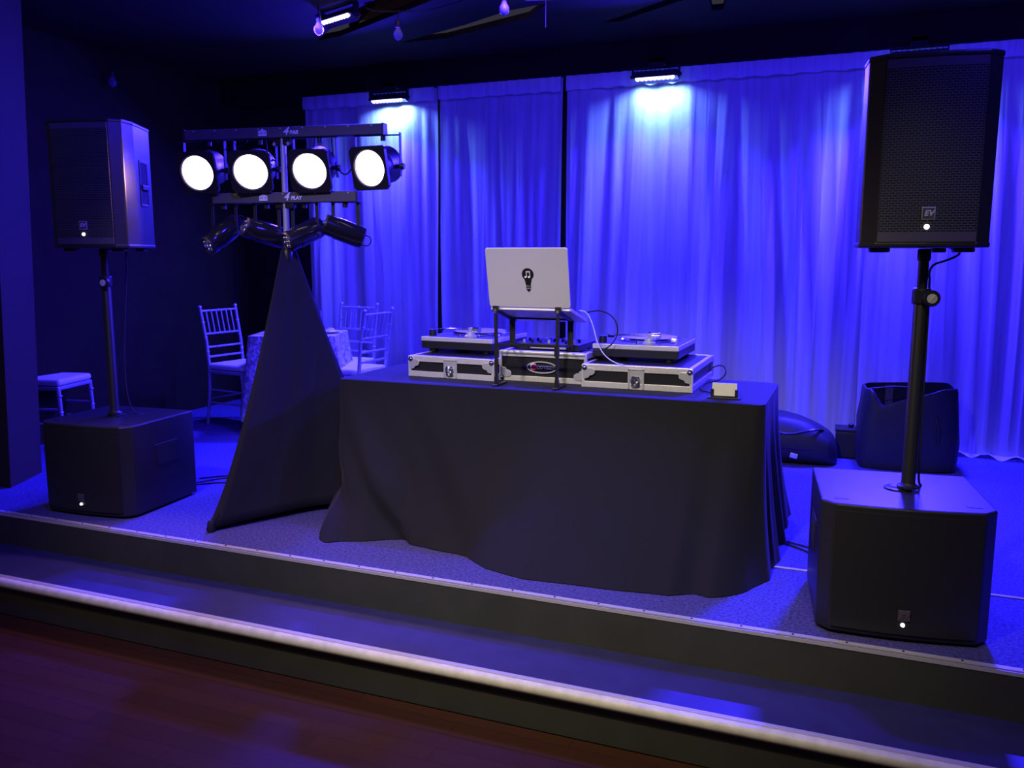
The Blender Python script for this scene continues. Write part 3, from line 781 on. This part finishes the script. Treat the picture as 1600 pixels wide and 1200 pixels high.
# ------------------------------------------------------------------ turntables
def turntable(loc, rz, label):
    t = thing('turntable', loc, rz, label, 'turntable', 'record turntables on the cases')
    W, D = .452, .47
    MB().box((W / 2, D / 2, .046), (W - .004, D - .004, .046)).build('base', 'black', t, bevel=.003)
    MB().box((W / 2, D / 2, .0815), (W, D, .025)).build('top_plate', 'alu', t, bevel=.002)
    MB().box((W / 2, D / 2 + .006, .0945), (W - .012, D - .024, .002)).build('deck_surface', 'deck', t)
    for x in (.055, W - .055):
        for y in (.05, D - .05):
            fo = MB().lathe([(.026, 0), (.028, .004), (.028, .022), (.022, .026)], (x, y, 0), n=20).build('foot', 'black', t, smooth=True)
    MB().lathe([(.155, 0), (.166, .003), (.166, .012), (.160, .019), (.158, .021)], (.235, .285, .094), n=56).build('platter', 'chrome', t, smooth=True)
    MB().lathe([(.150, 0), (.150, .003), (.048, .0035), (.047, .004)], (.235, .285, .115), n=48).build('record', 'vinyl', t, smooth=True)
    MB().lathe([(.004, 0), (.004, .014), (.002, .016)], (.235, .285, .118), n=10).build('spindle', 'chrome', t, smooth=True)
    a = MB().lathe([(.034, 0), (.034, .012), (.026, .016), (.024, .030), (.016, .034)], (.285, .065, .094), n=28)
    a.lathe([(.012, 0), (.012, .03), (.008, .034)], (.285, .065, .122), n=16)
    ao = a.build('tonearm_base', 'steel', t, smooth=True)
    MB().tube([(.285, .065, .142), (.20, .062, .144), (.13, .072, .140), (.085, .095, .134)], .0055, 8, smooth=2).build('tonearm', 'chrome', ao, smooth=True)
    MB().cyl((.300, .065, .142), (.335, .068, .142), .016, n=20).cyl((.336, .068, .142), (.342, .068, .142), .019, n=20).build('counterweight', 'chrome', ao, smooth=True)
    MB().box((.072, .102, .130), (.034, .020, .014), rot=(0, 0, -.5)).tube([(.066, .10, .136), (.045, .095, .146)], .002, 5).build('headshell', 'black', ao, bevel=.002)
    MB().cyl((.285, .065, .15), (.285, .065, .166), .004, n=8).build('lift_pin', 'chrome', ao)
    k = MB()
    k.lathe([(.010, 0), (.010, .012), (.006, .014)], (.345, .04, .094), n=14).lathe([(.008, 0), (.008, .02), (.004, .022)], (.225, .04, .094), n=14)
    k.build('control_knob', 'chrome', t, smooth=True)
    MB().box((.39, .22, .0955), (.022, .20, .002)).build('pitch_slider_track', 'dark', t)
    MB().box((.39, .20, .100), (.026, .012, .010)).build('pitch_slider', 'alu', t)
    MB().lathe([(.022, 0), (.020, .03), (.019, .04)], (.035, .075, .094), n=20).build('power_dial', 'black', t, smooth=True)
    return t
t1 = turntable((-1.278, 4.300, .874), 0, 'right turntable, partly behind the silver card holder and right of the middle case')
t1['label'] = 'turntable on the right-hand case, beside the white cable'
t2 = dup(t1, (-2.306, 4.335, .872), -3, 'turntable on the left-hand case, behind the laptop stand leg')
for a in (t1, t2): a.scale = (1, 1, .92)

# ------------------------------------------------------------------ mixer
mx = thing('dj_mixer', (-1.70, 4.235, T0 + .159), 0, 'small black mixer set in the top of the middle case', 'mixer')
MB().box((.185, .16, .02), (.36, .30, .036)).build('body', 'black', mx, bevel=.003)
for i in range(7):
    for j in range(2):
        k = MB().lathe([(.008, 0), (.007, .016), (.005, .018)], (.045 + i * .047, .05 + j * .09, .038), n=12); k.build('knob', 'black' if (i + j) % 3 else 'steel', mx, smooth=True)
MB().box((.20, -.004, .020), (.20, .004, .012)).build('label_strip', 'steel', mx)
for i in range(4): MB().box((.07 + i * .075, .22, .045), (.012, .018, .014)).build('fader', 'steel', mx)

# ------------------------------------------------------------------ laptop stand and laptop
ls = thing('laptop_stand', (-1.53, 4.03, T0), 0, 'black folding metal laptop stand straddling the middle case', 'laptop stand')
for sx, fx, fy in ((-1, -.163, -.035), (1, .160, -.035)):
    MB().tube([(fx, fy, .005), (fx * 1.03, fy, .37)], .0105, 4).box((fx, fy, .19), (.022, .018, .055)).box((fx * 1.01, fy, .02), (.018, .02, .05)).build('front_leg', 'blackmet', ls)
    MB().box((fx, fy + .04, .005), (.026, .15, .008)).build('foot_bar', 'blackmet', ls, bevel=.002)
    MB().tube([(fx * 1.03, fy - .01, .385), (fx * 1.0, fy + .25, .315)], .010, 4).box((fx * 1.03, fy + .0, .392), (.03, .012, .030)).build('top_arm', 'blackmet', ls)
    MB().box((fx, fy + .215, .25), (.030, .008, .15)).build('rear_bracket', 'blackmet', ls)
    MB().tube([(fx, fy + .215, .19), (fx, fy, .215)], .007, 4).build('side_strut', 'blackmet', ls)
MB().box((0, -.035, .213), (.33, .010, .012)).build('cross_bar', 'blackmet', ls)
MB().box((0, .18, .33), (.33, .014, .006)).build('rear_cross_bar', 'blackmet', ls)

lp = thing('laptop', (-1.522, 4.02, 1.160), 0, 'open silver laptop on the black stand, lid back facing out', 'laptop')
LW = .432
Tl = Matrix.Rotation(R(12), 4, 'X')
def rrect(w, h, r, z0=0, n=5):
    P = []
    for cx_, cz, a0 in ((w / 2 - r, h - r, 0), (-w / 2 + r, h - r, 90), (-w / 2 + r, r, 180), (w / 2 - r, r, 270)):
        for i in range(n + 1):
            a = R(a0 + 90 * i / n); P.append((cx_ + r * math.cos(a), cz + r * math.sin(a)))
    return P
lid = MB().prism(rrect(LW, .302, .014), 0, .009, Tl @ FACE); lido = lid.build('lid', 'lid', lp, bevel=.003)
MB().prism(rrect(LW - .016, .284, .006), 0, .001, Tl @ Matrix.Translation((0, .0012, .008)) @ FACE).build('screen', 'dark', lido)
TS = Tl @ Matrix.Translation((.004, -.0092, .125)) @ FACE
stk = []
for i in range(25):
    a = R(-52 + 284 * i / 24); stk.append((.031 * math.cos(a), .045 + .031 * math.sin(a)))
stk += [(-.014, -.002), (-.0125, -.012), (.0125, -.012), (.014, -.002)]
sk = MB().prism(stk, 0, .0008, TS)
for k in range(2): sk.box((0, -.0165 - k * .006, .0004), (.026, .0042, .0008), TS)
sk.prism([(-.013, -.028), (-.006, -.040), (0, -.044), (.006, -.040), (.013, -.028)], 0, .0008, TS)
sko = sk.build('light_bulb_sticker', 'sticker', lido)
nt_ = MB().box((-.007, .046, .0012), (.0035, .026, .001), TS).box((.011, .046, .0012), (.0035, .026, .001), TS).box((.002, .058, .0012), (.0225, .006, .001), TS)
for x in (-.0115, .0065): nt_.lathe([(.001, 0), (.0062, 0), (.0062, .001), (.001, .001)], TS @ Vector((x, .033, .0008)), (0, -1, .2), 12)
nt_.build('music_note', 'white', sko)
Tb = Matrix.Rotation(R(-15), 4, 'X')
ba = MB().prism([(x, y) for x, y in rrect(LW, .290, .014)], -.016, 0, Tb); ba.build('base', 'lid', lp, bevel=.003)
MB().box((0, .105, .001), (LW * .8, .11, .002), Tb).build('keyboard', 'dark', lp)

tag(MB().tube([(-1.29, 4.10, 1.145), (-1.255, 4.11, 1.14), (-1.225, 4.12, 1.08), (-1.20, 4.12, .98), (-1.16, 4.115, .92), (-1.10, 4.115, .885), (-1.06, 4.12, .8795)], .0028, 6, smooth=2).build('laptop_cable', 'cablewhite', smooth=True),
    'thin white cable curving from the laptop down to the right case', 'cable')
tag(MB().tube([(-1.28, 4.20, 1.13), (-1.22, 4.26, 1.14), (-1.15, 4.27, 1.10), (-1.13, 4.27, 1.02), (-1.17, 4.25, .95), (-1.24, 4.24, .925), (-1.31, 4.27, .93)], .0036, 6, smooth=2).build('laptop_cable', 'rubber', smooth=True),
    'thin black cable looping behind the laptop down to the mixer', 'cable')
tag(MB().tube([(-.727, 4.60, .80), (-.69, 4.62, .835), (-.64, 4.60, .84), (-.62, 4.56, .80), (-.66, 4.52, .765), (-.72, 4.47, .763), (-.70, 4.2, .763), (-.64, 4.15, .763)], .0036, 6, smooth=2).build('power_cable', 'rubber', smooth=True),
    'small loop of black cable at the back corner of the right case', 'cable')

# card holder
ch = thing('card_holder', (-.556, 4.03, T0), 2, 'small black holder with white cards near the right end of the table', 'card holder')
mb = MB().box((0, 0, .003), (.150, .060, .006)).box((0, .016, .022), (.118, .003, .036))
mb.box((-.055, -.012, .024), (.014, .004, .040)).box((.055, -.012, .024), (.014, .004, .040)).box((0, -.012, .008), (.118, .004, .010))
mb.build('stand', 'black', ch, bevel=.001)
cd = tag(MB().box((0, 0, .034), (.112, .018, .062), rot=(-.08, 0, 0)).build('business_cards', 'card'), 'stack of blank-looking white cards standing in the small black holder', 'cards')
cd.location = (-.556, 4.032, T0 + .006); cd.rotation_euler = (0, 0, R(2))

# ------------------------------------------------------------------ bags behind
def bag_open():
    mb = MB(); N = 48; lv = [(0, 1.0), (.06, 1.04), (.18, 1.04), (.32, 1.02), (.44, .98), (.52, .95), (.545, .93)]
    def P(a, k, z, off=0):
        c, s = math.cos(a), math.sin(a); e = .38
        x = .30 * k * math.copysign(abs(c) ** e, c); y = .20 * k * math.copysign(abs(s) ** e, s)
        w_ = 1 + .012 * math.sin(a * 7 + z * 20) + .008 * math.sin(a * 13 - z * 11)
        dip = -.11 * math.exp(-((a - 1.42 * PI) / .30) ** 2) * (z / .545) ** 3       # slumped front rim
        return (x * w_, y * w_, max(0, z + dip + off + .014 * x / .3))
    rings = [[P(2 * PI * i / N, k, z) for i in range(N)] for z, k in lv]
    rings += [[P(2 * PI * i / N, k - .05, z) for i in range(N)] for z, k in lv[::-1][:5]]
    vs = [p for r in rings for p in r]; fs = []
    for j in range(len(rings) - 1):
        for i in range(N): fs.append((j * N + i, j * N + (i + 1) % N, (j + 1) * N + (i + 1) % N, (j + 1) * N + i))
    fs.append(tuple(range(N))[::-1]); n0 = (len(rings) - 1) * N; fs.append(tuple(range(n0, n0 + N)))
    t = thing('speaker_cover', (.345, 6.30, 0), 4, 'large open-topped black fabric cover standing before the curtain', 'cover')
    mb.add(vs, fs).build('body', 'bag', t, smooth=True)
    MB().tube([(.15, -.20, .38), (.17, -.214, .30), (.17, -.216, .20)], .008, 6).tube([(-.27, -.12, .53), (-.1, -.05, .545), (.05, -.02, .54)], .005, 6).build('strap', 'bag', t)
    MB().box((-.10, .168, .42), (.05, .004, .2)).build('webbing', 'barpaint', t)
bag_open()
def duffel():
    t = thing('duffel_bag', (-.63, 6.17, 0), 3, 'low slumped black duffel bag on the carpet between the table and the big cover', 'bag')
    mb = MB(); N = 40; secs = []
    prof = [(-.58, .02, .04), (-.55, .17, .22), (-.35, .20, .30), (-.05, .21, .33), (.2, .21, .34), (.38, .20, .29), (.50, .18, .21), (.545, .12, .15), (.555, .02, .05)]
    for x, ry, h in prof:
        r = []
        for i in range(N):
            a = 2 * PI * i / N; c, s = math.cos(a), math.sin(a)
            y = ry * math.copysign(abs(c) ** .55, c); z = h / 2 + h / 2 * math.copysign(abs(s) ** .6, s)
            if s > 0: z += .012 * math.sin(x * 25 + c * 5) ; y *= 1 - .18 * s
            r.append((x, y, max(0.001, z)))
        secs.append(r)
    vs = [p for r in secs for p in r]; fs = []
    for j in range(len(secs) - 1):
        for i in range(N): fs.append((j * N + i, j * N + (i + 1) % N, (j + 1) * N + (i + 1) % N, (j + 1) * N + i))
    fs += [tuple(range(N))[::-1], tuple(range((len(secs) - 1) * N, len(secs) * N))]
    mb.add(vs, fs).build('body', 'bag', t, smooth=True, subd=1)
    MB().tube([(-.2, -.212, .10), (-.1, -.216, .13), (.1, -.22, .13), (.35, -.20, .12), (.47, -.17, .12)], .006, 6).build('zip', 'black', t)
    MB().box((.27, -.217, .075), (.05, .01, .035), rot=(0, .2, 0)).build('buckle', 'steel', t, bevel=.004)
    MB().tube([(.10, -.18, .30), (.18, -.20, .20), (.40, -.19, .26), (.45, -.1, .24)], .009, 6, smooth=2).build('strap', 'blackmet', t)
duffel()
bx = thing('storage_box', (-.03, 6.43, 0), 2, 'small dark box tucked between the duffel bag and the big cover', 'box')
MB().box((0, 0, .095), (.14, .16, .19)).build('body', 'bag', bx, bevel=.01)
MB().box((0, 0, .20), (.15, .17, .02)).lathe([(.015, 0), (.02, .02), (.01, .03)], (.03, 0, .21)).build('lid', 'black', bx, bevel=.004)

# ------------------------------------------------------------------ cables on the stage
def floor_cable(pts, label, r=.0045):
    tag(MB().tube([(x, y, r + .001) for x, y in pts], r, 6, smooth=3).build('floor_cable', 'rubber', smooth=True), label, 'cable')
floor_cable([(-3.8, 4.0), (-3.72, 4.14), (-3.5, 4.24), (-3.45, 4.30), (-3.30, 4.27), (-3.2, 4.32)], 'black cable on the carpet leaving the left subwoofer, nearest of three')
floor_cable([(-3.8, 4.1), (-3.7, 4.30), (-3.55, 4.32), (-3.3, 4.42), (-3.1, 4.5)], 'black cable on the carpet by the left subwoofer, middle of three')
floor_cable([(-3.85, 4.2), (-3.7, 4.36), (-3.5, 4.44), (-3.3, 4.50), (-3.1, 4.62)], 'black cable on the carpet by the left subwoofer, farthest of three')
floor_cable([(-.40, 4.34), (-.27, 4.30), (-.15, 4.20), (.02, 4.05), (.1, 3.98)], 'black cable on the carpet from the tablecloth to the right subwoofer, nearer one')
floor_cable([(-.40, 4.37), (-.27, 4.33), (-.10, 4.25), (.08, 4.18), (.2, 3.99)], 'black cable on the carpet from the tablecloth to the right subwoofer, farther one')

# ------------------------------------------------------------------ guest table
GT = (-4.24, 5.86)
gt = thing('banquet_table', (*GT, 0), 22, 'small guest table under the pale patterned cloth at the back left', 'table')
MB().box((0, 0, .765), (.64, .54, .03)).build('tabletop', 'lam', gt, bevel=.004)
for sx in (-1, 1):
    for sy in (-1, 1): MB().cyl((sx * .26, sy * .20, 0), (sx * .26, sy * .20, .75), .014).build('leg', 'silver', gt, smooth=True)
def guest_cloth():
    hx, hy = .345, .29; N = 96; NV = 12; vs = []; fs = []
    for j in range(NV + 3):
        for i in range(N):
            a = 2 * PI * (i + .5) / N; c, s = math.cos(a), math.sin(a); k = 1 / max(abs(c), abs(s)) ; k = min(k, 1.36)
            x, y = hx * c * k, hy * s * k
            if j < 2: q = (.0, .97)[j]; vs.append((x * q, y * q, .786)); continue
            v = (j - 2) / NV
            cor = math.exp(-((abs(abs(math.atan2(s, c)) - PI / 2) - PI / 4) / .22) ** 2)     # hanging corners
            drop = .30 + .26 * cor + (.12 if x < -.2 and y < 0 else 0)
            fl = 1 + (.10 + .12 * cor) * v
            f = .012 * v * math.sin(a * 22)
            vs.append((x * fl + f * c, y * fl + f * s, .784 - drop * v))
    for j in range(NV + 2):
        for i in range(N): fs.append((j * N + i, j * N + (i + 1) % N, (j + 1) * N + (i + 1) % N, (j + 1) * N + i))
    o = MB().add(vs, fs).build('tablecloth', 'lace', smooth=True); o.location = (*GT, 0); o.rotation_euler = (0, 0, R(22)); return o
tag(guest_cloth(), 'pale crushed satin cloth with hanging corners on the small guest table', 'tablecloth')
wg = thing('wine_glass', (-4.14, 5.98, .787), 0, 'empty stemmed wine glass on the guest table beside the black drape', 'glass')
MB().lathe([(.032, 0), (.032, .002), (.004, .006), (.004, .075), (.02, .09), (.036, .115), (.038, .135), (.031, .175), (.030, .175), (.037, .135), (.035, .116), (.01, .088)]).build('bowl', 'glass', wg, smooth=True)
tag(MB().lathe([(.05, 0), (.06, .004), (.105, .014), (.106, .016), (.06, .008), (.05, .006)]).build('plate', 'cushion', smooth=True, loc=(-4.02, 5.94, .787)), 'round white plate on the guest table right of the wine glass', 'plate')
tag(MB().prism([(-.07, -.03), (.07, -.04), (.08, .03), (-.06, .04)], 0, .016, scale_top=.8).build('napkin', 'cushion', bevel=.004, loc=(-4.03, 5.93, .797)), 'folded white napkin lying on the round plate', 'napkin')
tag(MB().lathe([(.03, 0), (.034, .006), (.028, .022), (.01, .026)]).build('candle_holder', 'cushion', smooth=True, loc=(-4.10, 6.10, .787)), 'tiny white dish behind the wine glass', 'dish')
tag(MB().prism([(-.09, -.05), (.08, -.05), (.09, .04), (-.08, .05)], 0, .022, scale_top=.7).build('napkin', 'cushion', bevel=.005, loc=(-4.40, 5.78, .787)), 'folded white napkin at the left side of the guest table', 'napkin')

# ------------------------------------------------------------------ chiavari chairs
def chair(loc, rz, label, back=True):
    """origin: centre of seat on the floor; faces +X, back at -X"""
    t = thing('banquet_chair', loc, rz, label, 'chair', 'silver bamboo-style banquet chairs')
    w_, d_ = .185, .19
    for sy in (-1, 1):
        p = MB().tube([(-d_ - .055, sy * (w_ + .0), 0), (-d_ - .01, sy * w_, .28), (-d_, sy * w_, .47), (-d_ - .02, sy * w_, .70), (-d_ - .075, sy * (w_ + .004), .985)], [.012, .014, .015, .014, .013], 10)
        p.lathe([(.013, 0), (.018, .008), (.012, .02), (.002, .024)], (-d_ - .075, sy * (w_ + .004), .978), n=12)
        for z, x in ((.62, -.012), (.74, -.03), (.86, -.052)): p.lathe([(.014, -.006), (.018, 0), (.014, .006)], (-d_ + x, sy * w_, z), n=10)
        p.build('back_post', 'silver', t, smooth=True)
        f = MB().tube([(d_ + .02, sy * w_, 0), (d_ + .01, sy * w_, .30), (d_, sy * w_, .46)], [.011, .014, .017], 10)
        for z in (.12, .28, .40): f.lathe([(.013, -.006), (.018, 0), (.013, .006)], (d_ + .012, sy * w_, z), n=10)
        f.build('front_leg', 'silver', t, smooth=True)
    for z, x in ((.955, -d_ - .070), (.765, -d_ - .032), (.655, -d_ - .016), (.575, -d_ - .006)):
        r = MB().tube([(x, -w_, z), (x, w_, z)], .009, 8)
        for q in (-.09, 0, .09): r.lathe([(.009, -.005), (.013, 0), (.009, .005)], (x, q, z), (0, 1, 0), 8)
        r.build('back_rail', 'silver', t, smooth=True)
    for i in range(6):
        y = -w_ + 2 * w_ * (i + 1) / 7
        MB().cyl((-d_ - .070, y, .955), (-d_ - .032, y, .765), .0065, n=8).build('spindle', 'silver', t, smooth=True)
    s = MB()
    for sy in (-1, 1):
        for z in (.19, .30): s.tube([(-d_ - .02, sy * w_, z), (d_ + .01, sy * w_, z)], .008, 8)
    for x in (d_ + .012, -d_ - .02): s.tube([(x, -w_, .22), (x, w_, .22)], .008, 8)
    s.build('stretcher', 'silver', t, smooth=True)
    MB().box((0, 0, .455), (2 * d_ + .03, 2 * w_ + .03, .028)).build('seat_frame', 'silver', t, bevel=.008)
    MB().box((.004, 0, .497), (2 * d_ + .03, 2 * w_ + .02, .05)).build('seat_cushion', 'cushion', t, bevel=.022, seg=4)
    return t
ch1 = chair((-4.80, 5.82, 0), -8, 'silver banquet chair at the left of the guest table, its back against the dark wall')
dup(ch1, (-3.80, 5.96, 0), 176, 'silver banquet chair right of the guest table, seat glowing under the light bar')
dup(ch1, (-4.13, 6.33, 0), 268, 'silver banquet chair behind the guest table, backed onto the curtain')
dup(ch1, (-5.60, 4.62, 0), 14, 'silver banquet chair half hidden by the blue column, only its padded seat showing')
